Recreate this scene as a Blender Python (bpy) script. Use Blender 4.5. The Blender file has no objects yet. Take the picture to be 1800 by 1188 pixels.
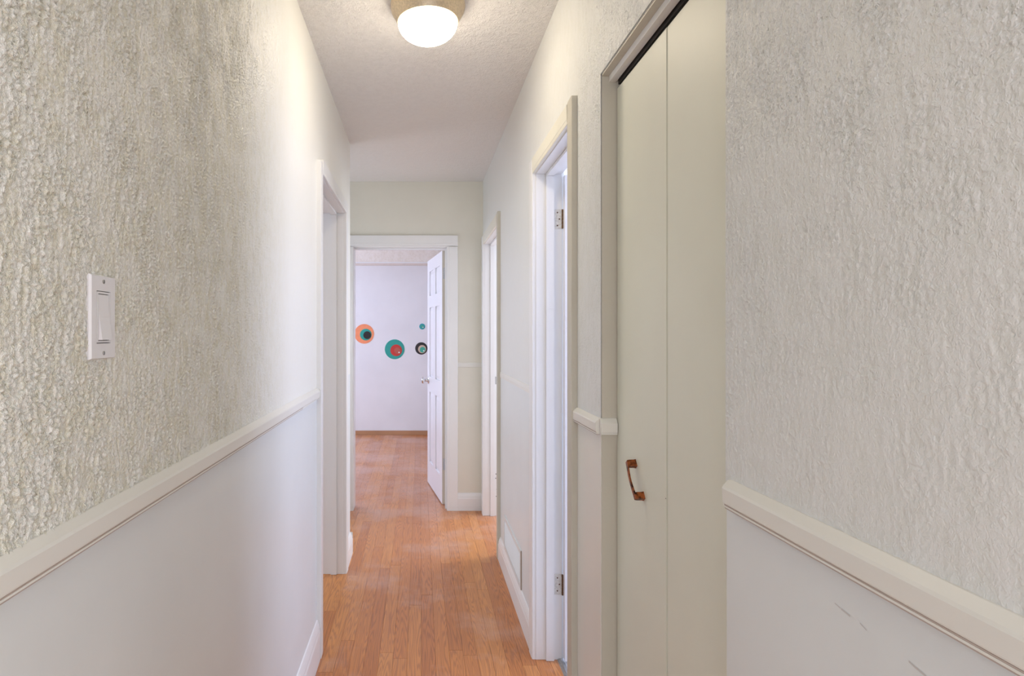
import bpy, bmesh, math, random
from mathutils import Vector, Matrix
random.seed(7)
S = bpy.context.scene
COL = S.collection

# ---------------------------------------------------------------- camera, world, light, exposure
H = 1.31                      # eye height
cam_d = bpy.data.cameras.new('camera'); cam = bpy.data.objects.new('camera', cam_d); COL.objects.link(cam)
cam.location = (0, 0, H); cam.rotation_euler = (math.radians(90), 0, 0)
cam_d.sensor_fit = 'HORIZONTAL'; cam_d.sensor_width = 36.0; cam_d.lens = 36.0 * 1020 / 1800
cam_d.shift_x = (900 - 738) / 1800; cam_d.shift_y = -(594 - 586) / 1800
cam_d.clip_start = 0.02
S.camera = cam
S.view_settings.view_transform = 'Standard'; S.view_settings.look = 'None'
S.view_settings.gamma = 1.0; S.view_settings.use_curve_mapping = False
S.view_settings.exposure = 0.78
w = bpy.data.worlds.new('world'); S.world = w; w.use_nodes = True
w.node_tree.nodes['Background'].inputs[0].default_value = (0.75, 0.85, 1.0, 1)
w.node_tree.nodes['Background'].inputs[1].default_value = 1.0

def area_light(name, loc, rot, sx, sy, power, color):
    l = bpy.data.lights.new(name, 'AREA'); l.shape = 'RECTANGLE'; l.size = sx; l.size_y = sy
    l.energy = power; l.color = color
    o = bpy.data.objects.new(name, l); o.location = loc; o.rotation_euler = rot; COL.objects.link(o)
    return o
R90 = math.radians(90)
DAY = (0.80, 0.86, 1.0)
BLUE = (0.66, 0.72, 1.0)
# daylight from the side and end rooms, plus added fill lights
area_light('daylight_right_room', (2.28, 2.15, 1.45), (0, R90, 0), 1.1, 1.3, 28, BLUE)
area_light('daylight_left_room', (-2.88, 2.75, 1.45), (0, -R90, 0), 1.2, 1.6, 14, DAY)
area_light('daylight_far_right_room', (2.88, 4.6, 1.45), (0, R90, 0), 1.2, 1.4, 50, DAY)
area_light('daylight_end_room', (-2.68, 5.9, 1.45), (0, -R90, 0), 1.2, 2.0, 31, BLUE)
area_light('fill_near_room', (0.0, -3.28, 1.40), (R90, 0, 0), 3.0, 1.6, 27, (0.90, 0.95, 1.0))  # added fill from behind the camera, no window known there
area_light('fill_near_room_left', (-2.68, -2.35, 1.40), (0, -R90, 0), 1.5, 1.7, 12, (0.90, 0.94, 1.0))  # added to brighten the right wall, made-up window
area_light('fill_near_room_right', (2.68, -2.35, 1.40), (0, R90, 0), 1.5, 1.7, 34, (0.93, 0.96, 1.0))  # added to brighten the left wall, made-up window
area_light('fill_hall_alcove', (-1.33, 3.88, 1.30), (0, -R90, 0), 0.7, 0.5, 2.8, (0.86, 0.90, 1.0))  # added fill for the end wall and mid hall, no source known

# ---------------------------------------------------------------- materials
def new_mat(name):
    m = bpy.data.materials.new(name); m.use_nodes = True
    nt = m.node_tree; b = nt.nodes['Principled BSDF']
    return m, nt, b
def N(nt, t, **kw):
    n = nt.nodes.new(t)
    for k, v in kw.items():
        if k.startswith('i_'):
            key = k[2:]
            key = int(key) if key.isdigit() else key.replace('_', ' ')
            n.inputs[key].default_value = v
        else: setattr(n, k, v)
    return n
def L(nt, a, b): nt.links.new(a, b)
def math_n(nt, op, a, b=None, c=None, clamp=False):
    n = nt.nodes.new('ShaderNodeMath'); n.operation = op; n.use_clamp = clamp
    for i, v in enumerate((a, b, c)):
        if v is None: continue
        if isinstance(v, (int, float)): n.inputs[i].default_value = v
        else: nt.links.new(v, n.inputs[i])
    return n.outputs[0]
def ramp(nt, fac, stops):
    r = nt.nodes.new('ShaderNodeValToRGB'); e = r.color_ramp.elements
    while len(e) < len(stops): e.new(0.5)
    for i, (p, c) in enumerate(stops):
        e[i].position = p; e[i].color = c if len(c) == 4 else (*c, 1)
    L(nt, fac, r.inputs[0]); return r.outputs[0]

def smooth_paint(name, col, rough=0.45, var=0.03, bump=0.02, spec=0.4):
    m, nt, b = new_mat(name)
    g = N(nt, 'ShaderNodeNewGeometry')
    n = N(nt, 'ShaderNodeTexNoise', i_Scale=3.0, i_Detail=4.0); L(nt, g.outputs['Position'], n.inputs['Vector'])
    c0 = tuple(max(0, x * (1 - var)) for x in col); c1 = tuple(min(1, x * (1 + var)) for x in col)
    L(nt, ramp(nt, n.outputs['Fac'], [(0.3, c0), (0.7, c1)]), b.inputs['Base Color'])
    f = N(nt, 'ShaderNodeTexNoise', i_Scale=140.0, i_Detail=2.0); L(nt, g.outputs['Position'], f.inputs['Vector'])
    bp = N(nt, 'ShaderNodeBump', i_Strength=bump * 5, i_Distance=0.001); L(nt, f.outputs['Fac'], bp.inputs['Height'])
    L(nt, bp.outputs[0], b.inputs['Normal'])
    b.inputs['Roughness'].default_value = rough; b.inputs['Specular IOR Level'].default_value = spec
    return m

def stipple_paint(name, peak, valley, amp, fine_scale, stretch, rough=0.4, fade=None, coarse=1.0, soft_low=False):
    """hand-stippled plaster under gloss paint: runs and pits in relief, pit shade painted into the colour"""
    m, nt, b = new_mat(name)
    g = N(nt, 'ShaderNodeNewGeometry')
    mp = N(nt, 'ShaderNodeMapping'); mp.inputs['Scale'].default_value = (1, 1, stretch)
    L(nt, g.outputs['Position'], mp.inputs['Vector'])
    warp = N(nt, 'ShaderNodeTexNoise', i_Scale=fine_scale * 0.5, i_Detail=2.0); L(nt, mp.outputs[0], warp.inputs['Vector'])
    mixv = N(nt, 'ShaderNodeMixRGB', blend_type='LINEAR_LIGHT'); mixv.inputs[0].default_value = 0.010
    L(nt, mp.outputs[0], mixv.inputs[1]); L(nt, warp.outputs['Color'], mixv.inputs[2])
    v = N(nt, 'ShaderNodeTexVoronoi', feature='SMOOTH_F1', i_Scale=fine_scale); v.inputs['Smoothness'].default_value = 0.6
    L(nt, mixv.outputs[0], v.inputs['Vector'])
    n1 = N(nt, 'ShaderNodeTexNoise', i_Scale=fine_scale * 0.55, i_Detail=5.0, i_Roughness=0.6); L(nt, mp.outputs[0], n1.inputs['Vector'])
    mp2 = N(nt, 'ShaderNodeMapping'); mp2.inputs['Scale'].default_value = (1, 1, stretch * 0.45)
    L(nt, g.outputs['Position'], mp2.inputs['Vector'])
    n2 = N(nt, 'ShaderNodeTexNoise', i_Scale=fine_scale * 0.22, i_Detail=3.0, i_Roughness=0.55); L(nt, mp2.outputs[0], n2.inputs['Vector'])
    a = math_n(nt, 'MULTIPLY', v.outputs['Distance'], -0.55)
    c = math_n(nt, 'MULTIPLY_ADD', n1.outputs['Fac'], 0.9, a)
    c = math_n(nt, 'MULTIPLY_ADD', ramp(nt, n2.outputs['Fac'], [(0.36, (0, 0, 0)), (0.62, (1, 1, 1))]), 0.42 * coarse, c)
    h = c
    sp = N(nt, 'ShaderNodeSeparateXYZ'); L(nt, g.outputs['Position'], sp.inputs[0])
    if fade:
        fr = N(nt, 'ShaderNodeMapRange', i_From_Min=fade[0], i_From_Max=fade[1], i_To_Min=1.0, i_To_Max=fade[2]); L(nt, sp.outputs['Y'], fr.inputs[0])
        h = math_n(nt, 'MULTIPLY', c, fr.outputs[0])
    if soft_low:
        fl = N(nt, 'ShaderNodeMapRange', i_From_Min=1.15, i_From_Max=1.9, i_To_Min=0.45, i_To_Max=1.15); L(nt, sp.outputs['Z'], fl.inputs[0])
        h = math_n(nt, 'MULTIPLY', h, fl.outputs[0])
    bp = N(nt, 'ShaderNodeBump', i_Strength=1.0, i_Distance=amp); L(nt, h, bp.inputs['Height'])
    L(nt, bp.outputs[0], b.inputs['Normal'])
    colr = ramp(nt, c, [(0.12, valley), (0.55, peak)])  # low spots get the darker valley colour, painted pit shade
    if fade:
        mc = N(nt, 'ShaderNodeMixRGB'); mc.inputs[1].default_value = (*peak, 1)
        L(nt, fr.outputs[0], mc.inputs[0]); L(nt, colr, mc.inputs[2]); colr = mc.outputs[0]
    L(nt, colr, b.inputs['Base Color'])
    b.inputs['Roughness'].default_value = rough; b.inputs['Specular IOR Level'].default_value = 0.45
    return m

M = {}
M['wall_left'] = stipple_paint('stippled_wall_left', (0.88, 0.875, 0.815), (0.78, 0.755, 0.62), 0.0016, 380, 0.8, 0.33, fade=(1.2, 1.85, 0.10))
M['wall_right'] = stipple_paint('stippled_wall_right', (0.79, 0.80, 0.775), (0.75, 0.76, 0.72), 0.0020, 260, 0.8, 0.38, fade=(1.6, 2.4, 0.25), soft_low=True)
M['wall_end'] = smooth_paint('cream_wall_end', (0.80, 0.78, 0.68), 0.5, bump=0.1)
M['ceiling'] = stipple_paint('stippled_ceiling', (0.84, 0.83, 0.81), (0.78, 0.77, 0.75), 0.005, 150, 1.0, 0.6, fade=(2.0, 3.0, 0.3))
M['dado'] = smooth_paint('smooth_dado', (0.765, 0.795, 0.79), 0.35)
M['reveal'] = smooth_paint('reveal_shaded_tan', (0.60, 0.57, 0.48), 0.45, bump=0.15)  # darker tan, shade of the camera-facing faces painted into the colour
M['room'] = smooth_paint('room_wall', (0.82, 0.82, 0.83), 0.6)
M['beam'] = stipple_paint('beam_plaster', (0.86, 0.80, 0.72), (0.80, 0.73, 0.63), 0.003, 60, 1.0, 0.6)
M['trim'] = smooth_paint('trim_white', (0.84, 0.84, 0.83), 0.3, var=0.015)
M['rail'] = smooth_paint('rail_cream', (0.81, 0.80, 0.74), 0.3, var=0.02)
M['closet'] = smooth_paint('closet_door_cream', (0.78, 0.785, 0.67), 0.46, var=0.03)
M['door'] = smooth_paint('door_white', (0.84, 0.84, 0.86), 0.3, var=0.01)
M['edge'] = smooth_paint('door_edge_tan', (0.62, 0.57, 0.47), 0.5)
M['plastic'] = smooth_paint('switch_plastic', (0.80, 0.79, 0.80), 0.25, var=0.005, bump=0.0)
M['dark'] = smooth_paint('dark_line', (0.05, 0.045, 0.04), 0.6)
M['scuff'] = smooth_paint('scuff_grey', (0.62, 0.60, 0.58), 0.7)
M['gap_shade'] = smooth_paint('gap_shade_tan', (0.40, 0.32, 0.26), 0.8)
M['joint'] = smooth_paint('brown_joint', (0.50, 0.42, 0.37), 0.8)
M['tile'] = smooth_paint('tile_pale', (0.78, 0.78, 0.80), 0.25)
M['shoe'] = smooth_paint('brown_baseboard', (0.46, 0.25, 0.13), 0.45, var=0.1)
def metal(name, col, rough, metallic=1.0):
    m, nt, b = new_mat(name)
    g = N(nt, 'ShaderNodeNewGeometry'); n = N(nt, 'ShaderNodeTexNoise', i_Scale=160.0, i_Detail=3.0); L(nt, g.outputs['Position'], n.inputs['Vector'])
    L(nt, ramp(nt, n.outputs['Fac'], [(0.35, tuple(x * 0.8 for x in col)), (0.65, col)]), b.inputs['Base Color'])
    b.inputs['Roughness'].default_value = rough; b.inputs['Metallic'].default_value = metallic
    return m
M['nickel'] = metal('brushed_tan_metal', (0.66, 0.55, 0.40), 0.45, 0.55)
M['steel'] = metal('dull_steel', (0.55, 0.55, 0.53), 0.35)
M['chrome'] = metal('chrome', (0.8, 0.8, 0.8), 0.15)
M['hinge_paint'] = metal('painted_hinge', (0.80, 0.78, 0.72), 0.45, 0.0)
M['rust'] = metal('rusty_hinge_pin', (0.16, 0.09, 0.05), 0.6, 0.6)
def copper_mat():
    m, nt, b = new_mat('aged_copper')
    g = N(nt, 'ShaderNodeNewGeometry'); n = N(nt, 'ShaderNodeTexNoise', i_Scale=70.0, i_Detail=4.0); L(nt, g.outputs['Position'], n.inputs['Vector'])
    L(nt, ramp(nt, n.outputs['Fac'], [(0.38, (0.05, 0.018, 0.01)), (0.55, (0.42, 0.13, 0.045))]), b.inputs['Base Color'])
    b.inputs['Roughness'].default_value = 0.3; b.inputs['Metallic'].default_value = 0.85
    return m
M['copper'] = copper_mat()
m, nt, b = new_mat('lit_frosted_glass')
b.inputs['Base Color'].default_value = (0.95, 0.92, 0.84, 1); b.inputs['Roughness'].default_value = 0.25
b.inputs['Emission Color'].default_value = (1.0, 0.86, 0.66, 1); b.inputs['Emission Strength'].default_value = 21.0
M['lamp'] = m
def flat(name, col, rough=0.35):
    m, nt, b = new_mat(name)
    n = N(nt, 'ShaderNodeTexNoise', i_Scale=30.0); g = N(nt, 'ShaderNodeNewGeometry'); L(nt, g.outputs['Position'], n.inputs['Vector'])
    L(nt, ramp(nt, n.outputs['Fac'], [(0.3, tuple(x * 0.92 for x in col)), (0.7, col)]), b.inputs['Base Color'])
    b.inputs['Roughness'].default_value = rough
    return m
M['orange'] = flat('sticker_orange', (0.95, 0.32, 0.15)); M['teal'] = flat('sticker_teal', (0.02, 0.36, 0.30))
M['black'] = flat('sticker_black', (0.015, 0.01, 0.012)); M['red'] = flat('sticker_red', (0.60, 0.03, 0.025))
M['brick'] = flat('sticker_brick', (0.50, 0.10, 0.07)); M['beige'] = flat('sticker_beige', (0.66, 0.50, 0.38))
M['turq'] = flat('sticker_turquoise', (0.03, 0.36, 0.42)); M['mint'] = flat('sticker_mint', (0.05, 0.42, 0.30))

def oak_mat():
    m, nt, b = new_mat('oak_strip')
    g = N(nt, 'ShaderNodeNewGeometry'); oi = N(nt, 'ShaderNodeObjectInfo')
    rnd = math_n(nt, 'FRACT', math_n(nt, 'ADD', g.outputs['Random Per Island'], math_n(nt, 'MULTIPLY', oi.outputs['Random'], 7.31)))
    cmb = N(nt, 'ShaderNodeCombineXYZ'); L(nt, math_n(nt, 'MULTIPLY', rnd, 37.0), cmb.inputs[0]); L(nt, math_n(nt, 'MULTIPLY', rnd, 91.0), cmb.inputs[1])
    add = N(nt, 'ShaderNodeVectorMath', operation='ADD'); L(nt, g.outputs['Position'], add.inputs[0]); L(nt, cmb.outputs[0], add.inputs[1])
    mp = N(nt, 'ShaderNodeMapping'); mp.inputs['Scale'].default_value = (1, 0.045, 1); L(nt, add.outputs[0], mp.inputs[0])
    n = N(nt, 'ShaderNodeTexNoise', i_Scale=22.0, i_Detail=2.0, i_Roughness=0.4); L(nt, mp.outputs[0], n.inputs['Vector'])
    # cathedral rings out of a smooth field
    rings = math_n(nt, 'SINE', math_n(nt, 'MULTIPLY', n.outputs['Fac'], 150.0))
    rings = math_n(nt, 'MULTIPLY_ADD', rings, 0.5, 0.5)
    mp2 = N(nt, 'ShaderNodeMapping'); mp2.inputs['Scale'].default_value = (1, 0.03, 1); L(nt, add.outputs[0], mp2.inputs[0])
    n2 = N(nt, 'ShaderNodeTexNoise', i_Scale=420.0, i_Detail=3.0); L(nt, mp2.outputs[0], n2.inputs['Vector'])
    grain = math_n(nt, 'MULTIPLY_ADD', rings, 0.55, math_n(nt, 'MULTIPLY', n2.outputs['Fac'], 0.45))
    dark = ramp(nt, rnd, [(0.0, (0.36, 0.125, 0.040)), (0.5, (0.42, 0.15, 0.05)), (1.0, (0.48, 0.19, 0.065))])
    lite = ramp(nt, rnd, [(0.0, (0.54, 0.195, 0.055)), (0.5, (0.62, 0.24, 0.068)), (1.0, (0.68, 0.29, 0.09))])
    mx = N(nt, 'ShaderNodeMixRGB'); L(nt, ramp(nt, grain, [(0.15, (0, 0, 0)), (0.6, (1, 1, 1))]), mx.inputs[0]); L(nt, dark, mx.inputs[1]); L(nt, lite, mx.inputs[2])
    # worn, scratched finish, plus the far floor's glare painted into the colour
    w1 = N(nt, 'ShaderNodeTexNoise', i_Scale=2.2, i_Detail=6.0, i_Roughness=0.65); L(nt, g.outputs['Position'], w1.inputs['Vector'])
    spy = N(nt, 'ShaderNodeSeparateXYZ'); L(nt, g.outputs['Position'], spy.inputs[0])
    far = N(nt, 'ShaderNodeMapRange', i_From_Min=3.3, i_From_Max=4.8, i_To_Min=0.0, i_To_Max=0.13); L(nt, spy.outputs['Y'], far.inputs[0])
    wear_glare = math_n(nt, 'ADD', w1.outputs['Fac'], far.outputs[0])
    sc = ramp(nt, wear_glare, [(0.52, (0, 0, 0)), (0.78, (0.55, 0.55, 0.55))])
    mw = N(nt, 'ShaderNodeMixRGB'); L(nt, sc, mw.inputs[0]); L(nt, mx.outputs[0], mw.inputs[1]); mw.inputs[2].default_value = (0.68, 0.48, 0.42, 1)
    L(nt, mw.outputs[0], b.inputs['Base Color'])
    L(nt, math_n(nt, 'MULTIPLY_ADD', w1.outputs['Fac'], 0.25, 0.22), b.inputs['Roughness'])
    bp = N(nt, 'ShaderNodeBump', i_Strength=0.3, i_Distance=0.0006); L(nt, grain, bp.inputs['Height']); L(nt, bp.outputs[0], b.inputs['Normal'])
    b.inputs['Specular IOR Level'].default_value = 0.65
    return m
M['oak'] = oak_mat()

# ---------------------------------------------------------------- helpers
def box(bm, x0, x1, y0, y1, z0, z1):
    vs = [bm.verts.new(p) for p in ((x0, y0, z0), (x1, y0, z0), (x1, y1, z0), (x0, y1, z0), (x0, y0, z1), (x1, y0, z1), (x1, y1, z1), (x0, y1, z1))]
    for f in ((0, 3, 2, 1), (4, 5, 6, 7), (0, 1, 5, 4), (1, 2, 6, 5), (2, 3, 7, 6), (3, 0, 4, 7)): bm.faces.new([vs[i] for i in f])
def prism(bm, pts, O, U, V, W):
    O, U, V, W = map(Vector, (O, U, V, W))
    a = [bm.verts.new(O + U * u + V * v) for u, v in pts]; b_ = [bm.verts.new(O + U * u + V * v + W) for u, v in pts]
    n = len(pts); bm.faces.new(a[::-1]); bm.faces.new(b_)
    for i in range(n): bm.faces.new((a[i], a[(i + 1) % n], b_[(i + 1) % n], b_[i]))
def lathe(bm, prof, O, axis='Z', seg=48):
    rings = []
    for r, h in prof:
        ring = []
        for k in range(seg if r > 1e-6 else 1):
            t = 2 * math.pi * k / seg; c, s = r * math.cos(t), r * math.sin(t)
            p = {'Z': (c, s, h), 'Y': (c, h, s), 'X': (h, c, s)}[axis]
            ring.append(bm.verts.new(Vector(O) + Vector(p)))
        rings.append(ring)
    for A, B in zip(rings, rings[1:]):
        if len(A) == 1 and len(B) == 1: continue
        for k in range(seg):
            k2 = (k + 1) % seg
            if len(A) == 1: bm.faces.new((A[0], B[k2], B[k]))
            elif len(B) == 1: bm.faces.new((A[k], A[k2], B[0]))
            else: bm.faces.new((A[k], A[k2], B[k2], B[k]))
    return rings
def obj(name, bm, mat, parent=None, smooth=False, bevel=0, matrix=None):
    bmesh.ops.recalc_face_normals(bm, faces=bm.faces[:])
    if bevel: bmesh.ops.bevel(bm, geom=bm.edges[:], offset=bevel, segments=2, affect='EDGES', clamp_overlap=True)
    me = bpy.data.meshes.new(name); bm.to_mesh(me); bm.free()
    me.materials.append(M[mat] if isinstance(mat, str) else mat)
    if smooth:
        for p in me.polygons: p.use_smooth = True
        try: me.set_sharp_from_angle(angle=math.radians(40))
        except Exception: pass
    o = bpy.data.objects.new(name, me); COL.objects.link(o)
    if parent: o.parent = parent
    if matrix is not None: o.matrix_local = matrix
    return o
def boxes(name, mat, bs, parent=None, bevel=0):
    bm = bmesh.new()
    for b_ in bs: box(bm, *b_)
    return obj(name, bm, mat, parent, bevel=bevel)
def tag(o, label, cat=None, group=None, kind=None):
    o['label'] = label
    if cat: o['category'] = cat
    if group: o['group'] = group
    if kind: o['kind'] = kind
    return o
def empty(name, loc=(0, 0, 0)):
    o = bpy.data.objects.new(name, None); o.location = loc; o.empty_display_size = 0.1; COL.objects.link(o); return o

XL, XR = -0.415, 0.468          # hall wall faces
T = 0.115                       # wall thickness
YE = 4.30                       # end wall face
YB = 7.50                       # back wall of the end room
ZC = 2.435
Y0 = -0.15                      # where the hall opens to the near room
RZ = 1.05                       # underside of the chair rail
RT = 1.092                      # top of the chair rail

# ---------------------------------------------------------------- floor
floor = boxes('floor', 'shoe', [(-3.0, 3.0, -3.4, 7.7, -0.16, -0.019)])
tag(floor, 'worn orange oak strip floor running down the hall into the far room', 'floor', kind='structure')
PW = 0.0571
def plank_bm(bm, x, y, ln):
    c = 0.0006; g = 0.0002; wv = PW - g
    pts = [(g, 0.0), (wv, 0.0), (wv, 0.018 - c), (wv - c, 0.018), (g + c, 0.018), (g, 0.018 - c)]
    prism(bm, pts, (x, y + 0.0005, -0.018), (1, 0, 0), (0, 0, 1), (0, ln - 0.001, 0))
plank_mesh = {}
def plank_obj(x, y, ln):
    k = round(ln, 3)
    if k not in plank_mesh:
        bm = bmesh.new(); plank_bm(bm, 0, 0, ln); bmesh.ops.recalc_face_normals(bm, faces=bm.faces[:])
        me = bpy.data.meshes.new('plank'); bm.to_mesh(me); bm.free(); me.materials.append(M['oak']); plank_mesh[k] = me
    o = bpy.data.objects.new('plank', plank_mesh[k]); COL.objects.link(o); o.parent = floor; o.location = (x, y, 0)
rest = bmesh.new()
cand = []
i0 = -50
for i in range(i0, 50):
    x = 0.006 + i * PW
    rr = random.Random(i * 13 + 5)
    y = -3.38 - rr.random() * 0.0
    lens = [0.9, 1.2, 1.5, 1.8, 2.1, 2.6]
    first = True
    while y < YB + 0.1:
        ln = rr.choice(lens)
        if first: ln = 0.3 + 2.2 * rr.random(); first = False
        cand.append((x, y, min(ln, YB + 0.15 - y))); y += ln
def seen(x, y, ln):
    y1 = y + ln
    if y1 < 2.0: return False
    if y < YE: 
        if XL - 0.02 < x + PW and x < XR + 0.02: return True
        return y1 > 3.45 and -0.75 < x < XR
    return -0.95 < x < 0.30
def clip_ok(x, y, ln):
    # drop strips that lie wholly under the tiled room on the right
    return not (x > XR + 0.085 and y + ln > 1.3 and y < 3.30)
parts = 0
cand = [c for c in cand if c[2] > 0.06]
vis = sorted([c for c in cand if seen(*c) and clip_ok(*c)], key=lambda c: c[1])
part_set = set(vis[:300])
for c in cand:
    if not clip_ok(*c): continue
    if c in part_set: plank_obj(*c)
    else: plank_bm(rest, *c)
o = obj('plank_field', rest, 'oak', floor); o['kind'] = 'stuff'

# pale tiles of the room on the right and its metal threshold
bm = bmesh.new()
for i in range(6):
    for j in range(7):
        x, y = XR + 0.105 + i * 0.305, 1.31 + j * 0.30
        if x + 0.3 < 2.6: box(bm, x, x + 0.3, y, min(y + 0.297, 3.30), -0.018, 0.0)
to = obj('tile_field', bm, 'tile', floor); to['kind'] = 'stuff'

# ---------------------------------------------------------------- walls
def wall(name, mat, label, bs, kindlabel='wall'):
    o = boxes(name, mat, bs); tag(o, label, kindlabel, kind='structure'); return o
# left wall: door 1 opening y 2.40..3.16, head 1.965
L0, L1, LH = 2.40, 3.16, 1.965
J = 0.018                       # jamb board thickness
YC = 3.45                       # the left wall stops here and the hall widens
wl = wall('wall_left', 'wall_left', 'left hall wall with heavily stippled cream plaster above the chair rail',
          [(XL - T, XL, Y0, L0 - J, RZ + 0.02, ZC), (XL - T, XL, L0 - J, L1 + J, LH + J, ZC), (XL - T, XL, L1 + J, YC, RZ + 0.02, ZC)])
boxes('dado_panel', 'dado', [(XL - T, XL, Y0, L0 - J, 0, RZ + 0.02)], wl)
boxes('dado_panel', 'dado', [(XL - T, XL, L1 + J, YC, 0, RZ + 0.02)], wl)
# right wall: closet opening y 0.885..1.50, door 2 y 1.785..2.33, door 3 y 3.43..4.17
C0, C1, CH = 0.885, 1.501, 1.978
D0, D1, DH = 1.785, 2.33, 1.95
E0, E1, EH = 3.43, 4.17, 1.95
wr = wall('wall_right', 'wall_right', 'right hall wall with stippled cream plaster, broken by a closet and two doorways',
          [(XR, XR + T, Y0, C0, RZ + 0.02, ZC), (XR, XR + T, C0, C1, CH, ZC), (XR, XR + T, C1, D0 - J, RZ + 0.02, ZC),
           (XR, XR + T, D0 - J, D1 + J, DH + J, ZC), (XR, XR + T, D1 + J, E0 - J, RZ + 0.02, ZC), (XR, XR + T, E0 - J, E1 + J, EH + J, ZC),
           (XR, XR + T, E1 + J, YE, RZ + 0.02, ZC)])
for a, b_ in ((Y0, C0), (C1, D0 - J), (D1 + J, E0 - J), (E1 + J, YE)):
    boxes('dado_panel', 'rail' if a == C1 else 'dado', [(XR, XR + T, a, b_, 0, RZ + 0.02)], wr)
# real relief of the hand-stippled plaster (height field meshes over the two near walls)
import numpy as np
def field(ny, nz, dy, dz, wl_y, wl_z, band, seed):
    r = np.random.RandomState(seed).randn(ny, nz)
    fy = np.fft.fftfreq(ny, dy)[:, None] * wl_y; fz = np.fft.fftfreq(nz, dz)[None, :] * wl_z
    q = np.sqrt(fy ** 2 + fz ** 2)
    k = np.exp(-((q - 1.0) / band) ** 2) if band < 5 else np.exp(-q ** 2)
    a = np.real(np.fft.ifft2(np.fft.fft2(r) * k)); return a / a.std()
def relief(name, x, sgn, ya, yb, za, zb, d, amp, ramp_y, mat, parent, seed, drip=1.0, wl=0.0105, hole=None, base=lambda y: np.ones_like(y)):
    ny, nz = int((yb - ya) / d) + 1, int((zb - za) / d) + 1
    d = (yb - ya) / (ny - 1)
    Y = np.linspace(ya, yb, ny); Z = np.linspace(za, zb, nz)
    a = field(ny, nz, d, d, wl * 1.1, wl * 1.1, 0.75, seed); b2 = field(ny, nz, d, d, wl * 2.0, wl * 7.0, 0.7, seed + 1); c2 = field(ny, nz, d, d, wl * 9, wl * 14, 9, seed + 2)
    h = np.clip(a, -2.0, 1.1) * 0.36 + drip * np.clip(b2, -2.4, 0.5) * 0.36
    h = h * (1.0 + 0.28 * np.clip(c2, -1.5, 1.5))
    fy = ramp_y(Y)[:, None] * np.ones_like(Z)[None, :]
    edge = np.clip(np.minimum((Y - ya)[:, None] / 0.004, (yb - Y)[:, None] / 0.004), 0, 1)
    if hole:
        ye0, ye1, zt = hole
        dyh = np.maximum(np.maximum(ye0 - Y, Y - ye1), 0)[:, None]; dzh = np.maximum(Z - zt, 0)[None, :]
        edge = edge * np.clip(np.sqrt(dyh ** 2 + dzh ** 2) / 0.004, 0, 1)
    H_ = (0.0016 * base(Y)[:, None] + amp * (h + 0.4) * fy * edge * zfade(Z)[None, :])
    co = np.empty((ny, nz, 3)); co[..., 0] = x + sgn * np.maximum(H_, 0.0002); co[..., 1] = Y[:, None]; co[..., 2] = Z[None, :]
    idx = np.arange(ny * nz).reshape(ny, nz)
    q = np.stack([idx[:-1, :-1], idx[1:, :-1], idx[1:, 1:], idx[:-1, 1:]], -1).reshape(-1, 4)
    if sgn < 0: q = q[:, ::-1]
    if hole:
        yc = Y[q % (ny * nz) // nz].mean(1); zc_ = Z[q % nz].mean(1)
        q = np.ascontiguousarray(q[~((yc > ye0) & (yc < ye1) & (zc_ < zt))])
    me = bpy.data.meshes.new(name); me.vertices.add(ny * nz); me.vertices.foreach_set('co', co.reshape(-1))
    me.loops.add(q.size); me.loops.foreach_set('vertex_index', q.reshape(-1).astype(np.int32))
    me.polygons.add(len(q)); me.polygons.foreach_set('loop_start', np.arange(0, q.size, 4, dtype=np.int32)); me.polygons.foreach_set('loop_total', np.full(len(q), 4, dtype=np.int32))
    me.polygons.foreach_set('use_smooth', np.ones(len(q), dtype=bool)); me.update(calc_edges=True); me.validate()
    me.materials.append(M[mat]); o = bpy.data.objects.new(name, me); COL.objects.link(o); o.parent = parent; return o
zfade = lambda Z: np.ones_like(Z)
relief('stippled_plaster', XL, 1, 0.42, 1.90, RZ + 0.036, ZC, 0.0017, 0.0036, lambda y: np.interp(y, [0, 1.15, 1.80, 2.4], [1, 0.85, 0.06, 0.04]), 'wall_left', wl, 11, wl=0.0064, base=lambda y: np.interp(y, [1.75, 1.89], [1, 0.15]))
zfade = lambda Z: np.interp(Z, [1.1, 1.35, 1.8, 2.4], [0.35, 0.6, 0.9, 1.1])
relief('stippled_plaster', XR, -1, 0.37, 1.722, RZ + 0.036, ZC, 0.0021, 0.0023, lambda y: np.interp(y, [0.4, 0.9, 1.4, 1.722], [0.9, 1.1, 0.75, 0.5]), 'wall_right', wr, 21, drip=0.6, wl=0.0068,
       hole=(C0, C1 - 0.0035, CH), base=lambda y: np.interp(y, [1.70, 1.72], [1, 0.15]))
# smoother painted plaster lining of the closet reveal
boxes('reveal_lining', 'reveal', [(XR + 0.0015, XR + 0.075, C1 - 0.0035, C1 + 0.001, 0, CH - 0.003)], wr)
boxes('reveal_lining', 'reveal', [(XR + 0.0015, XR + 0.075, C0 + 0.0005, C1 - 0.0035, CH - 0.0045, CH)], wr)
# scuffs
def scuff(pts, wd):
    bm = bmesh.new()
    for (ya, za), (yb, zb) in zip(pts, pts[1:]):
        x1 = XR - 0.0004
        vs = [bm.verts.new(p) for p in ((x1, ya, za - wd), (x1, ya, za + wd), (x1, yb, zb + wd), (x1, yb, zb - wd))]
        bm.faces.new(vs)
    return obj('scuff_mark', bm, 'scuff', wr)
def rp(px, py): y = XR * 1020 / (px - 738); return (y, H - (py - 586) * y / 1020)
scuff([rp(1468, 1060), rp(1478, 1069)], 0.0006); scuff([rp(1479, 1070), rp(1495, 1083)], 0.0010); scuff([rp(1512, 1095), rp(1524, 1108)], 0.0006)
scuff([rp(1598, 1162), rp(1604, 1168), rp(1632, 1192)], 0.0010)

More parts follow.
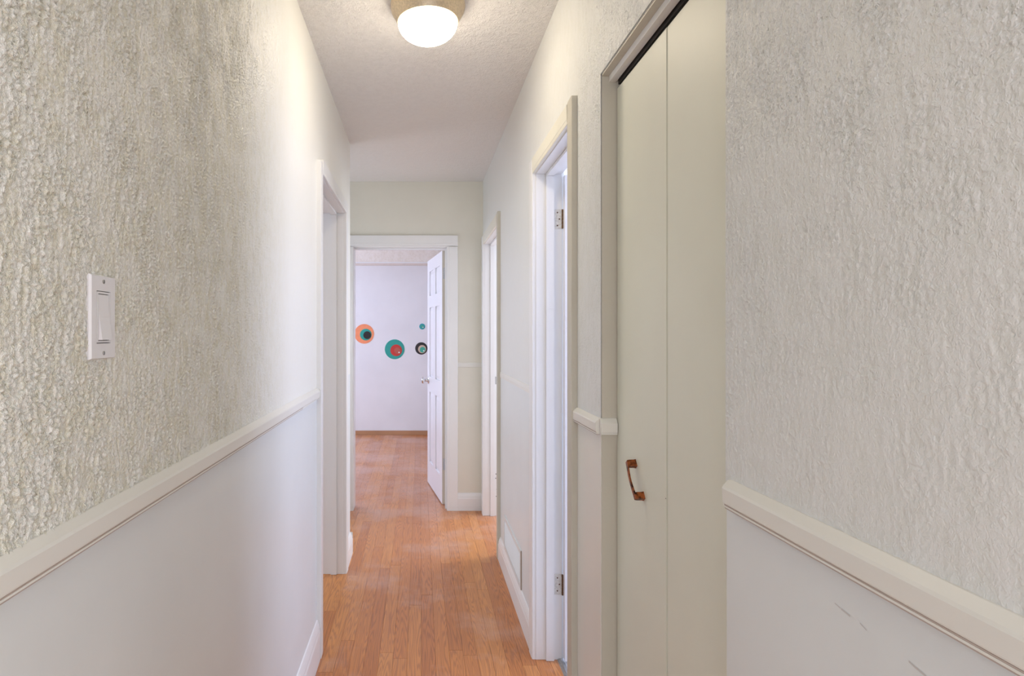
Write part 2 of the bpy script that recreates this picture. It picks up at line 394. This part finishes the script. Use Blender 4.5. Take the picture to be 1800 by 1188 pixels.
# end wall with doorway x -0.49..0.199
F0, F1, FH = -0.49, 0.199, 1.947
XA = -1.35                      # far side of the widened part
we = wall('wall_end', 'wall_end', 'cream wall at the end of the hall around the open white door',
          [(XA, F0 - J, YE, YE + T, 0, ZC), (F0 - J, F1 + J, YE, YE + T, FH + J, ZC), (F1 + J, XR + T, YE, YE + T, 0, ZC)])
ce = wall('ceiling', 'ceiling', 'stippled off-white hall ceiling', [(-3.0, 3.0, -3.4, 7.7, ZC, ZC + 0.1)], 'ceiling')
# side space of the widened part, and the rooms beyond the doors
wall('wall_alcove', 'dado', 'short wall closing the widened end of the hall', [(XA - 0.1, XA, YC, YE + T, 0, 0.9), (XA - 0.1, XA, YC, YE + T, 1.7, ZC), (XA - 0.1, XA, YC, 3.6, 0.9, 1.7), (XA - 0.1, XA, 4.16, YE + T, 0.9, 1.7), (XA, XL - T, YC - 0.1, YC, 0, ZC)])  # window opening made up for the added alcove fill light
wall('wall_room_left', 'room', 'white wall of the room behind the left doorway',
     [(-3.0, -2.9, 1.2, YC - 0.1, 0, 0.8), (-3.0, -2.9, 1.2, YC - 0.1, 2.1, ZC), (-3.0, -2.9, 1.2, 1.9, 0.8, 2.1), (-3.0, -2.9, 3.3, YC - 0.1, 0.8, 2.1),
      (-3.0, XL - T, 1.1, 1.2, 0, ZC), (-3.0, XA - 0.1, YC - 0.1, YC, 0, ZC)])
wall('wall_room_right', 'room', 'white wall of the tiled room behind the near right doorway',
     [(XR + T, 2.4, 1.60, 1.68, 0, ZC), (XR + T, 2.4, 3.30, 3.38, 0, ZC),
      (2.3, 2.4, 1.68, 3.30, 0, 0.85), (2.3, 2.4, 1.68, 3.30, 2.05, ZC)])
wall('wall_room_far_right', 'room', 'white wall of the room behind the far right doorway',
     [(2.4, 3.0, 3.30, 3.38, 0, ZC), (2.9, 3.0, 3.38, 7.6, 0, 0.8), (2.9, 3.0, 3.38, 7.6, 2.1, ZC), (2.9, 3.0, 5.5, 7.6, 0.8, 2.1), (1.3, 1.38, YE + T, 7.6, 0, ZC), (1.38, 2.9, 5.6, 5.7, 0, ZC)])
wf = wall('wall_back', 'room', 'pale wall of the room at the far end with round stickers', [(-2.8, 1.3, YB, YB + 0.1, 0, ZC)])
boxes('bulkhead', 'beam', [(-2.7, 1.3, 7.12, YB, 2.185, ZC)], wf)
boxes('bulkhead_edge', 'trim', [(-2.7, 1.3, 7.112, 7.13, 2.172, 2.185)], wf)
wall('wall_room_end', 'room', 'side wall of the far room with its window opening',
     [(-2.8, -2.7, YE, YB, 0, 0.8), (-2.8, -2.7, YE, YB, 2.1, ZC), (-2.8, -2.7, YE, 4.8, 0.8, 2.1), (-2.8, -2.7, 7.0, YB, 0.8, 2.1), (-2.7, XA, YE, YE + T, 0, ZC)])
wall('wall_near', 'room', 'wall of the room the hall is seen from',
     [(-2.8, XL - T, Y0, Y0 + 0.1, 0, ZC), (XR + T, 2.8, Y0, Y0 + 0.1, 0, ZC), *[b_ for x in (-2.8, 2.7) for b_ in ((x, x + 0.1, -3.4, Y0, 0, 0.6), (x, x + 0.1, -3.4, Y0, 2.2, ZC), (x, x + 0.1, -3.4, -3.1, 0.6, 2.2), (x, x + 0.1, -1.6, Y0, 0.6, 2.2))],  # side openings made up for the near-room fill lights
      (-2.8, 2.8, -3.4, -3.32, 0, 0.6), (-2.8, 2.8, -3.4, -3.32, 2.25, ZC), (-2.8, -1.6, -3.4, -3.32, 0.6, 2.25), (1.6, 2.8, -3.4, -3.32, 0.6, 2.25)])
wall('wall_closet', 'reveal', 'inside of the hall closet behind the folding door',
     [(1.1, 1.15, 0.7, 1.60, 0, ZC), (XR + T, 1.1, 0.70, 0.75, 0, ZC), (XR + T, 1.1, 1.55, 1.60, 0, ZC)])
tag(boxes('baseboard_back', 'shoe', [(-2.7, 1.3, YB - 0.014, YB, 0, 0.056)], bevel=0.002), 'thin brown wooden baseboard along the far room wall', 'baseboard', kind='structure')

# ---------------------------------------------------------------- chair rail, baseboards
rail_prof = [(0, 0), (0.0115, 0), (0.0125, 0.0006), (0.0125, 0.0030), (0.0110, 0.0036), (0.0110, 0.0050), (0.0130, 0.0056), (0.0136, 0.0075), (0.0145, 0.028), (0.0125, 0.0315), (0.0035, 0.041), (0, 0.042)]
thin_prof = [(0, 0.004), (0.003, 0.0055), (0.004, 0.02), (0.003, 0.036), (0, 0.038)]
def run(bm, prof, side, a, b_):
    """trim profile along y on the left or right wall"""
    if side == 'L': prism(bm, prof, (XL, a, 0), (1, 0, 0), (0, 0, 1), (0, b_ - a, 0))
    else: prism(bm, prof, (XR, a, 0), (-1, 0, 0), (0, 0, 1), (0, b_ - a, 0))
def z_up(prof, z): return [(u, v + z) for u, v in prof]
bm = bmesh.new(); run(bm, z_up(rail_prof, RZ), 'L', Y0, 1.60); run(bm, z_up(rail_prof, RZ), 'L', 1.60, 2.335)
o = obj('trim_1', bm, 'rail'); tag(o, 'cream chair rail running along the left hall wall', 'chair rail', kind='structure')
bm = bmesh.new(); run(bm, z_up(rail_prof, RZ), 'R', Y0, 0.866)
# rounded end
prism(bm, [(u, v + RZ) for u, v in [(p[0] * 0.96, p[1] * 0.96 + 0.0008) for p in rail_prof]], (XR, 0.866, 0), (-1, 0, 0), (0, 0, 1), (0, 0.006, 0))
prism(bm, [(p[0] * 0.8, p[1] * 0.88 + 0.0025 + RZ) for p in rail_prof], (XR, 0.872, 0), (-1, 0, 0), (0, 0, 1), (0, 0.005, 0))
o = obj('trim_2', bm, 'rail'); tag(o, 'cream chair rail on the near right wall beside the closet', 'chair rail', kind='structure')
bm = bmesh.new(); run(bm, z_up(rail_prof, RZ), 'R', C1 - 0.001, 1.722)
prism(bm, z_up(rail_prof, RZ), (XR - 0.0035, C1 - 0.0035, 0), (0, -1, 0), (0, 0, 1), (0.0415, 0, 0))
o = obj('trim_3', bm, 'rail'); tag(o, 'short chair rail wrapping the corner between closet and near right doorway', 'chair rail', kind='structure')
bm = bmesh.new(); run(bm, z_up(thin_prof, RZ), 'R', 2.415, 3.36)
o = obj('trim_4', bm, 'rail'); tag(o, 'thin dado line between the two right doorways', 'chair rail', kind='structure')
bm = bmesh.new(); prism(bm, z_up(thin_prof, RZ + 0.005), (F1 + 0.08, YE, 0), (0, -1, 0), (0, 0, 1), (XR - F1 - 0.08, 0, 0))
o = obj('trim_5', bm, 'rail'); tag(o, 'thin dado line on the end wall beside the open door', 'chair rail', kind='structure')
for par, side, a, b_ in ((bpy.data.objects['trim_1'], 'L', Y0, 2.0), (bpy.data.objects['trim_2'], 'R', Y0, 0.868), (bpy.data.objects['trim_3'], 'R', C1 + 0.001, 1.72)):
    bm = bmesh.new()
    run(bm, [(0, RZ - 0.0013), (0.0118, RZ - 0.0013), (0.0118, RZ + 0.0002), (0, RZ + 0.0002)], side, a, b_)
    run(bm, [(0.010, RZ + 0.0034), (0.0124, RZ + 0.0034), (0.0126, RZ + 0.0050), (0.010, RZ + 0.0050)], side, a, b_)
    obj('brown_joint', bm, 'joint', par)
base_prof = [(0, 0), (0.015, 0), (0.015, 0.088), (0.012, 0.098), (0.0125, 0.104), (0.008, 0.118), (0.004, 0.128), (0, 0.13)]
def hscale(p, k): return [(u, v * k) for u, v in p]
bm = bmesh.new(); run(bm, hscale(base_prof, 1.22), 'L', Y0, 2.335)
tag(obj('baseboard_left', bm, 'trim'), 'white baseboard along the left wall up to the doorway', 'baseboard', kind='structure')
bm = bmesh.new(); run(bm, base_prof, 'L', 3.235, YC)
prism(bm, base_prof, (XL + 0.015, YC, 0), (0, 1, 0), (0, 0, 1), (-0.6, 0, 0))
tag(obj('baseboard_corner', bm, 'trim'), 'white baseboard turning the corner past the left doorway', 'baseboard', kind='structure')
bm = bmesh.new(); run(bm, base_prof, 'R', 2.41, 3.375)
tag(obj('baseboard_right', bm, 'trim'), 'white baseboard between the two right doorways under the vent', 'baseboard', kind='structure')
bm = bmesh.new(); run(bm, base_prof, 'R', Y0, C0)
run(bm, base_prof, 'R', C1, 1.722)
tag(obj('baseboard_near', bm, 'trim'), 'white baseboard on both sides of the closet', 'baseboard', kind='structure')
bm = bmesh.new(); prism(bm, base_prof, (F1 + 0.081, YE, 0), (0, -1, 0), (0, 0, 1), (XR - F1 - 0.081, 0, 0))
tag(obj('baseboard_end', bm, 'trim'), 'white baseboard on the end wall beside the open door', 'baseboard', kind='structure')

# ---------------------------------------------------------------- doorways
cas = [(0, 0), (0, 0.017), (0.002, 0.018), (0.050, 0.0172), (0.053, 0.0160), (0.056, 0.0165), (0.066, 0.0158), (0.068, 0.0145), (0.068, 0)]
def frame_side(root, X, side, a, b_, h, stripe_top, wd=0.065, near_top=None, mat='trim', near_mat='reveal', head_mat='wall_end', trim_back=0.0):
    """jambs, stops and casings of a doorway in a side wall. side=+1 right wall, -1 left wall"""
    s = side; xi = X; xo = X + s * (T - trim_back)
    def bx(x0, x1, *r): return (min(x0, x1), max(x0, x1), *r)
    fx = xi - s * 0.002; bxk = xo + s * 0.004
    boxes('jamb', mat, [bx(fx, bxk, a - J, a, 0, h + J)], root, bevel=0.001)
    boxes('jamb', mat, [bx(fx, bxk, b_, b_ + J, 0, h + J)], root, bevel=0.001)
    boxes('head_jamb', mat, [bx(fx, bxk, a, b_, h, h + J)], root, bevel=0.001)
    s0, s1 = xi + s * 0.037, xi + s * 0.070
    boxes('stop', mat, [bx(s0, s1, a, a + 0.011, 0, h)], root, bevel=0.0015)
    boxes('stop', mat, [bx(s0, s1, b_ - 0.011, b_, 0, h)], root, bevel=0.0015)
    boxes('stop', mat, [bx(s0, s1, a + 0.011, b_ - 0.011, h - 0.011, h)], root, bevel=0.0015)
    k = wd / 0.068
    pr = [(u * k, v) for u, v in cas]
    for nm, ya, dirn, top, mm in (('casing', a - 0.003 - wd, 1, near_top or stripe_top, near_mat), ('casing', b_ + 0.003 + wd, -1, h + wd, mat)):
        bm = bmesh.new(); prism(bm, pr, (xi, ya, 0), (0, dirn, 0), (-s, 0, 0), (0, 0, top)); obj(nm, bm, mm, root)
    bm = bmesh.new(); prism(bm, pr, (xi, a - 0.003, h + 0.003 + wd), (0, 0, -1), (-s, 0, 0), (0, b_ - a + 0.006, 0)); obj('head_casing', bm, head_mat, root)
    # room-side casings
    for ya, yb, za, zb in ((a - wd, a - 0.003, 0, h + wd), (b_ + 0.003, b_ + wd, 0, h + wd), (a - wd, b_ + wd, h + 0.003, h + wd)):
        pass

# door 1, left doorway
d1 = empty('door_1'); tag(d1, 'white doorway frame in the left wall, open to a bright room', 'doorway', kind='structure')
frame_side(d1, XL, -1, L0, L1, LH, LH + 0.045, wd=0.06, mat='trim', near_mat='trim', head_mat='trim')
# door 2, near right doorway with the open leaf
d2 = empty('door_2'); tag(d2, 'white near right doorway with painted hinges and its leaf open into the room', 'doorway', kind='structure')
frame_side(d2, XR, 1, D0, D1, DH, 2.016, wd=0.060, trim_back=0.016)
lf = boxes('leaf', 'door', [(XR + T - 0.009, XR + T + 0.531, D1 - 0.034, D1 - 0.001, 0.012, DH - 0.012)], d2, bevel=0.001)
def hinge(root, z0, z1):
    y = D1 - 0.0015
    bm = bmesh.new(); box(bm, XR + 0.071, XR + T - 0.012, y, y + 0.0015, z0, z1); hp = obj('hinge', bm, 'hinge_paint', root)
    zc = (z0 + z1) / 2
    for k, (dx, dz) in enumerate(((0.012, 0.026), (0.020, 0.0), (0.012, -0.026))):
        bm = bmesh.new(); lathe(bm, [(0, -0.0012), (0.0028, -0.001), (0.003, 0)], (XR + 0.072 + dx, y - 0.0001, zc + dz), 'Y', 10); obj('screw', bm, 'rust', hp)
    bm = bmesh.new()
    n = 5; step = (z1 - z0) / n
    for k in range(n):
        lathe(bm, [(0, 0), (0.0042, 0), (0.0042, step - 0.0015), (0, step - 0.0015)], (XR + T - 0.0105, y - 0.004, z0 + k * step), 'Z', 12)
    obj('knuckle', bm, 'rust', hp)
hinge(d2, 1.73, 1.808); hinge(d2, 0.262, 0.345)
# threshold
bm = bmesh.new(); prism(bm, [(0, 0), (0.004, 0.004), (0.012, 0.006), (0.024, 0.004), (0.028, 0)], (XR + 0.083, D0, 0), (1, 0, 0), (0, 0, 1), (0, D1 - D0, 0))
obj('threshold_strip', bm, 'steel', d2)
# door 3, far right doorway
d3 = empty('door_3'); tag(d3, 'narrow-looking white doorway at the far right beside the end wall', 'doorway', kind='structure')
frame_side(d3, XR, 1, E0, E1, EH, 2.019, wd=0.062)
o = boxes('latch_plate', 'steel', [(XR + 0.073, XR + 0.095, E1 - 0.002, E1 + 0.0005, 0.945, 1.0)], d3)
for z in (0.14, 0.19, 0.27, 0.30):
    bm = bmesh.new(); lathe(bm, [(0, -0.0006), (0.0035, -0.0005), (0.0035, 0.0003)], (XR + 0.073 + 0.006 * (z * 10 % 2), E1 - 0.0006, z), 'Y', 8); obj('screw_hole', bm, 'dark', d3)

# door 4, end doorway
d4 = empty('door_4'); tag(d4, 'end doorway with white six-panel door standing open into the far room', 'doorway', kind='structure')
boxes('jamb', 'trim', [(F1, F1 + J, YE - 0.002, YE + T + 0.003, 0, FH + J)], d4, bevel=0.001)
boxes('jamb', 'trim', [(F0 - J, F0, YE - 0.002, YE + T + 0.003, 0, FH + J)], d4, bevel=0.001)
boxes('head_jamb', 'trim', [(F0, F1, YE - 0.002, YE + T + 0.003, FH, FH + J)], d4, bevel=0.001)
boxes('stop', 'trim', [(F1 - 0.010, F1, YE + 0.035, YE + 0.068, 0, FH)], d4, bevel=0.001)
boxes('stop', 'trim', [(F0, F1 - 0.010, YE + 0.035, YE + 0.068, FH - 0.010, FH)], d4, bevel=0.001)
W4 = 0.078; pr4 = [(u * W4 / 0.068, v) for u, v in cas]
bm = bmesh.new(); prism(bm, pr4, (F1 + 0.003 + W4, YE, 0), (-1, 0, 0), (0, -1, 0), (0, 0, FH + 0.003)); obj('casing', bm, 'trim', d4)
bm = bmesh.new(); prism(bm, pr4, (F0 - 0.003 - W4, YE, 0), (1, 0, 0), (0, -1, 0), (0, 0, FH + 0.003)); obj('casing', bm, 'trim', d4)
bm = bmesh.new(); prism(bm, pr4, (F0 - 0.003 - W4, YE, FH + 0.003 + W4 + 0.006), (0, 0, -1), (0, -1, 0), (F1 - F0 + 0.006 + 2 * W4, 0, 0)); obj('head_casing', bm, 'trim', d4)
# six-panel leaf: local x along the leaf from the hinge edge, local y = thickness, face y=0 is the one seen
LW, LT, LHt = 0.685, 0.035, FH - 0.016
ang = math.radians(90 + 8.6)
MX = Matrix.Translation((0.170, YE + T + 0.006, 0.010)) @ Matrix.Rotation(ang, 4, 'Z')   # local +x -> away into the room, local -y side -> right
def leaf_box(bm, x0, x1, t0, t1, z0, z1): box(bm, x0, x1, -t1, -t0, z0, z1)
bm = bmesh.new()
leaf_box(bm, 0.1, LW - 0.1, 0.010, LT - 0.010, 0.1, LHt - 0.08)
st = 0.105; mid = 0.095
rows = [(0.20, 0.80), (0.93, 1.52), (1.62, 1.83)]
leaf_box(bm, 0, st, 0, LT, 0, LHt); leaf_box(bm, LW - st, LW, 0, LT, 0, LHt)
cx0, cx1 = LW / 2 - mid / 2, LW / 2 + mid / 2
zz = [0] + [v for r in rows for v in r] + [LHt]
for k in range(0, len(zz), 2): leaf_box(bm, st, LW - st, 0, LT, zz[k], zz[k + 1])
for a, b_ in rows: leaf_box(bm, cx0, cx1, 0, LT, a, b_)
leaf4 = obj('leaf', bm, 'door', d4, matrix=MX)
for a, b_ in rows:
    for x0, x1 in ((st, cx0), (cx1, LW - st)):
        bm = bmesh.new()
        for t, sgn in ((0.010, -1), (LT - 0.010, 1)):
            d = 0.007
            o1 = 0.006; o2 = 0.032
            v1 = [bm.verts.new((x, -(t - 0.0 * sgn), z)) for x, z in ((x0 + o1, a + o1), (x1 - o1, a + o1), (x1 - o1, b_ - o1), (x0 + o1, b_ - o1))]
            v2 = [bm.verts.new((x, -(t + sgn * d), z)) for x, z in ((x0 + o2, a + o2), (x1 - o2, a + o2), (x1 - o2, b_ - o2), (x0 + o2, b_ - o2))]
            bm.faces.new(v2)
            for i in range(4): bm.faces.new((v1[i], v1[(i + 1) % 4], v2[(i + 1) % 4], v2[i]))
        obj('panel', bm, 'door', leaf4)
# hinge edge band, hinges and knob
bm = bmesh.new(); leaf_box(bm, -0.0012, 0.0, 0.001, LT - 0.001, 0.001, LHt - 0.001); tag(obj('hinge_edge', bm, 'edge', leaf4), 'unpainted tan hinge edge')
for z0 in (1.715, 0.26):
    bm = bmesh.new(); leaf_box(bm, -0.004, -0.0012, 0.006, LT + 0.003, z0, z0 + 0.085)
    lathe(bm, [(0, 0), (0.005, 0), (0.005, 0.085), (0, 0.085)], (-0.004, -LT - 0.003, z0), 'Z', 12)
    obj('hinge', bm, 'steel', leaf4)
for sgn, y0 in ((1, 0.0), (-1, -LT)):
    bm = bmesh.new()
    pf = [(0, 0), (0.031, 0), (0.031, 0.003), (0.026, 0.008), (0.012, 0.011), (0.010, 0.028), (0.018, 0.034), (0.026, 0.043), (0.028, 0.052), (0.024, 0.061), (0.012, 0.066), (0, 0.067)]
    lathe(bm, [(r, sgn * h) for r, h in pf], (LW - 0.062, y0, 0.895), 'Y', 28); obj('knob', bm, 'chrome', leaf4, smooth=True)

# door 5: bifold closet door
d5 = empty('door_5'); tag(d5, 'cream two-leaf folding closet door with copper handle, set back in the right wall', 'closet door', kind='structure')
XD = 0.508; YF = 1.194; ZT = 1.941
l5 = boxes('leaf', 'closet', [(XD, XD + 0.028, YF + 0.0012, C1 - 0.0065, 0.012, ZT)], d5, bevel=0.0012)
l6 = boxes('leaf', 'closet', [(XD + 0.001, XD + 0.029, C0 + 0.004, YF - 0.0012, 0.012, ZT)], d5, bevel=0.0012)
boxes('track', 'trim', [(XD - 0.020, XD - 0.002, C0 + 0.001, C1 - 0.004, 1.958, CH - 0.0045)], d5)
boxes('track_channel', 'dark', [(XD + 0.004, XD + 0.026, C0 + 0.001, C1 - 0.004, 1.952, CH - 0.0045)], d5)
boxes('back_stop', 'dark', [(XD + 0.030, XD + 0.036, C0 + 0.001, C1 - 0.004, 1.925, CH - 0.0045)], d5)
# handle: bowed copper strap between two square feet
def dp(px, py): y = XD * 1020 / (px - 738); return y, H - (py - 586) * y / 1020
(ya, za), (yb, zb) = dp(1117.5, 815), dp(1131.5, 872)
bm = bmesh.new()
A = Vector((XD, ya, za)); B = Vector((XD, yb, zb)); dirv = (B - A).normalized(); side = dirv.cross(Vector((1, 0, 0))).normalized()
def foot(P, s):
    w1, t = 0.0060, 0.0082
    for off, sc in ((0, 1.15),):
        pts = []
        for x, ww, tt in ((0, w1 * 1.1, t * 1.06), (-0.002, w1 * 1.08, t * 1.04), (-0.004, w1, t * 0.97), (-0.016, w1, t * 0.92), (-0.0205, w1 * 0.95, t * 0.8)):
            pts.append([bm.verts.new(P + Vector((x, 0, 0)) + side * (ww * a) + dirv * (tt * b2)) for a, b2 in ((-1, -1), (1, -1), (1, 1), (-1, 1))])
        for Q, R_ in zip(pts, pts[1:]):
            for i in range(4): bm.faces.new((Q[i], Q[(i + 1) % 4], R_[(i + 1) % 4], R_[i]))
        bm.faces.new(pts[0]); bm.faces.new(pts[-1][::-1])
foot(A, 1); foot(B, -1)
hf = obj('handle', bm, 'copper', l5)
bm = bmesh.new(); prev = None; n = 16
for k in range(n + 1):
    u = k / n; P = A.lerp(B, u) + Vector((-0.0195 - 0.004 * math.sin(math.pi * u), 0, 0)) + side * 0.0035 * math.sin(math.pi * u)
    if k == 0: P -= dirv * 0.006
    if k == n: P += dirv * 0.006
    ww = 0.0035 + 0.0022 * abs(2 * u - 1) ** 1.5; tt = 0.0016
    ring = [bm.verts.new(P + side * (ww * a) + Vector((tt * b2, 0, 0))) for a, b2 in ((-1, -1), (1, -1), (1, 1), (-1, 1))]
    if prev:
        for i in range(4): bm.faces.new((prev[i], prev[(i + 1) % 4], ring[(i + 1) % 4], ring[i]))
    else: bm.faces.new(ring)
    prev = ring
bm.faces.new(prev[::-1])
obj('handle_grip', bm, 'copper', l5, smooth=True)
y, z = dp(1172, 877)
bm = bmesh.new(); lathe(bm, [(0, -0.0005), (0.0012, -0.0004), (0.0012, 0.001)], (XD, y + 0.004, z), 'X', 8); obj('pin_hole', bm, 'dark', l5)

# ---------------------------------------------------------------- vent cover on right wall
v = empty('vent_cover', (XR, 2.93, 0.131)); tag(v, 'flat white-painted vent cover above the baseboard on the right wall', 'vent')
v0, v1, vz0, vz1 = 2.665, 3.20, 0.132, 0.312
def vb(bm, x0, x1, y0, y1, z0, z1): box(bm, x0 - XR, x1 - XR, y0 - 2.93, y1 - 2.93, z0 - 0.131, z1 - 0.131)
bm = bmesh.new()
vb(bm, XR - 0.006, XR - 0.0005, v0, v0 + 0.022, vz0, vz1); vb(bm, XR - 0.006, XR - 0.0005, v1 - 0.022, v1, vz0, vz1)
vb(bm, XR - 0.006, XR - 0.0005, v0 + 0.022, v1 - 0.022, vz1 - 0.022, vz1); vb(bm, XR - 0.006, XR - 0.0005, v0 + 0.022, v1 - 0.022, vz0, vz0 + 0.022)
obj('frame', bm, 'dado', v)
bm = bmesh.new(); vb(bm, XR - 0.0025, XR - 0.0005, v0 + 0.022, v1 - 0.022, vz0 + 0.022, vz1 - 0.022); obj('backing', bm, 'dado', v)
nsl = 14
for k in range(nsl):
    z = vz0 + 0.025 + k * (vz1 - vz0 - 0.05) / nsl
    bm = bmesh.new(); prism(bm, [(0.0025, 0), (0.0055, 0.002), (0.0025, 0.0072)], (0, v0 + 0.024 - 2.93, z - 0.131), (-1, 0, 0), (0, 0, 1), (0, v1 - v0 - 0.048, 0)); obj('slat', bm, 'dado', v)
bm = bmesh.new(); vb(bm, XR - 0.0055, XR - 0.0003, v0 - 0.0022, v0, vz0, vz1 - 0.002); tag(obj('gap_shadow', bm, 'gap_shade', v), 'dark strip painting the shade of the crack along the near edge of the cover')  # crack at the cover's edge, its shade painted as a tan strip
v.children[-1].name = 'crack_shade'

# ---------------------------------------------------------------- ceiling light
cl = empty('ceiling_light', (0.027, 1.975, ZC)); tag(cl, 'round flush ceiling light with tan metal ring and glowing white glass dome', 'ceiling light')
bm = bmesh.new()
lathe(bm, [(0, -0.0005), (0.120, -0.0005), (0.126, -0.006), (0.127, -0.016), (0.124, -0.028), (0.117, -0.040), (0.110, -0.052), (0.106, -0.062), (0.1035, -0.068), (0.100, -0.069), (0.098, -0.064), (0, -0.060)], (0, 0, 0), 'Z', 64)
obj('ring', bm, 'nickel', cl, smooth=True)
bm = bmesh.new()
pf = [(0.098, -0.060), (0.1005, -0.071)] + [(0.1005 * math.cos(t), -0.071 - 0.062 * math.sin(t)) for t in [math.pi / 2 * k / 14 for k in range(1, 14)]] + [(0, -0.133)]
lathe(bm, pf, (0, 0, 0), 'Z', 64); obj('glass_dome', bm, 'lamp', cl, smooth=True)

# ---------------------------------------------------------------- light switch on the left wall
SY0, SY1, SZ0, SZ1 = 0.719, 0.777, 1.277, 1.3845
sw = empty('light_switch', (XL, (SY0 + SY1) / 2, (SZ0 + SZ1) / 2)); tag(sw, 'white rocker light switch on the stippled left wall', 'light switch')
cy, cz = (SY1 - SY0) / 2, (SZ1 - SZ0) / 2
bm = bmesh.new()
# plate with bevelled sides
vs0 = [bm.verts.new((0.0, a * cy, b_ * cz)) for a, b_ in ((-1, -1), (1, -1), (1, 1), (-1, 1))]
vs1 = [bm.verts.new((0.0045, a * cy, b_ * cz)) for a, b_ in ((-1, -1), (1, -1), (1, 1), (-1, 1))]
vs2 = [bm.verts.new((0.0075, a * (cy - 0.0015), b_ * (cz - 0.0015))) for a, b_ in ((-1, -1), (1, -1), (1, 1), (-1, 1))]
oy, oz = 0.0165, 0.0335
vs3 = [bm.verts.new((0.0075, a * oy, b_ * oz)) for a, b_ in ((-1, -1), (1, -1), (1, 1), (-1, 1))]
vs4 = [bm.verts.new((0.003, a * oy, b_ * oz)) for a, b_ in ((-1, -1), (1, -1), (1, 1), (-1, 1))]
bm.faces.new(vs0[::-1])
for P, Q in ((vs0, vs1), (vs1, vs2), (vs2, vs3), (vs3, vs4)):
    for i in range(4): bm.faces.new((P[i], P[(i + 1) % 4], Q[(i + 1) % 4], Q[i]))
bm.faces.new(vs4)
obj('cover_plate', bm, 'plastic', sw)
boxes('gap_line', 'dark', [(0.003, 0.0055, -oy + 0.0001, oy - 0.0001, -oz + 0.0001, oz - 0.0001)], sw)
# frame around rocker
fy, fz = 0.0155, 0.0325; iy, iz = 0.0131, 0.0300
boxes('rocker_frame', 'plastic', [(0.004, 0.0078, -fy, -iy, -fz, fz), (0.004, 0.0078, iy, fy, -fz, fz), (0.004, 0.0078, -iy, iy, iz, fz), (0.004, 0.0078, -iy, iy, -fz, -iz)], sw)
bm = bmesh.new(); prism(bm, [(0.004, -0.029), (0.0125, -0.029), (0.0085, 0.0), (0.0072, 0.029), (0.004, 0.029)], (0, -0.0120, 0), (1, 0, 0), (0, 0, 1), (0, 0.024, 0))
obj('rocker', bm, 'plastic', sw)
for z in (0.046, -0.046):
    bm = bmesh.new(); lathe(bm, [(0, 0.0085), (0.002, 0.0085), (0.0028, 0.0078), (0.0028, 0.007), (0, 0.007)], (0, 0, z), 'X', 16); so = obj('screw', bm, 'steel', sw)
    boxes('slot', 'dark', [(0.0084, 0.00865, -0.0005, 0.0005, z - 0.0022, z + 0.0022)], so)

# ---------------------------------------------------------------- round stickers on the far wall
def wp(px, py): s = 1020 / YB; return (px - 738) / s, H - (py - 586) / s
def sticker(label, discs):
    px, py, r, mt = discs[0]; x, z = wp(px, py)
    e = empty('wall_sticker', (x, YB, z)); tag(e, label, 'wall sticker', 'round stickers on the far wall')
    for k, (px, py, r, mt) in enumerate(discs):
        xx, z2 = wp(px, py); rad = r * YB / 1020; t = 0.004 + 0.004 * k
        bm = bmesh.new(); lathe(bm, [(0, -t), (rad - 0.002, -t), (rad, -t + 0.0015), (rad, 0), (0, 0)], (xx - x, 0, z2 - z), 'Y', 48)
        nm = 'disc'; o = obj(nm, bm, mt, e); tag(o, {'orange': 'orange', 'teal': 'teal', 'black': 'black', 'red': 'red', 'brick': 'brick red', 'beige': 'beige', 'turq': 'turquoise', 'mint': 'mint green', 'white': 'white', 'trim': 'white'}[mt] + ' disc')
sticker('orange round sticker with teal and black circles inside, leftmost on the far wall', [(640.3, 586.7, 17.2, 'orange'), (643, 588, 10.2, 'teal'), (645.5, 589, 6.8, 'black')])
sticker('large teal round sticker with a red circle inside, low in the middle', [(693.8, 613.8, 17.4, 'teal'), (696.4, 615.6, 10.2, 'red'), (698.5, 616.2, 5.6, 'brick'), (701.6, 619.4, 1.3, 'trim')])
sticker('small black round sticker with beige and mint circles, beside the open door', [(740.6, 612.3, 10.8, 'black'), (742.0, 613.6, 7.1, 'beige'), (742.8, 614.6, 5.0, 'mint'), (745, 616.4, 1.2, 'trim')])
sticker('tiny turquoise round sticker above the black one', [(742.2, 573.8, 5.2, 'turq'), (742.4, 574.0, 3.0, 'mint'), (743.6, 575.2, 0.9, 'trim')])
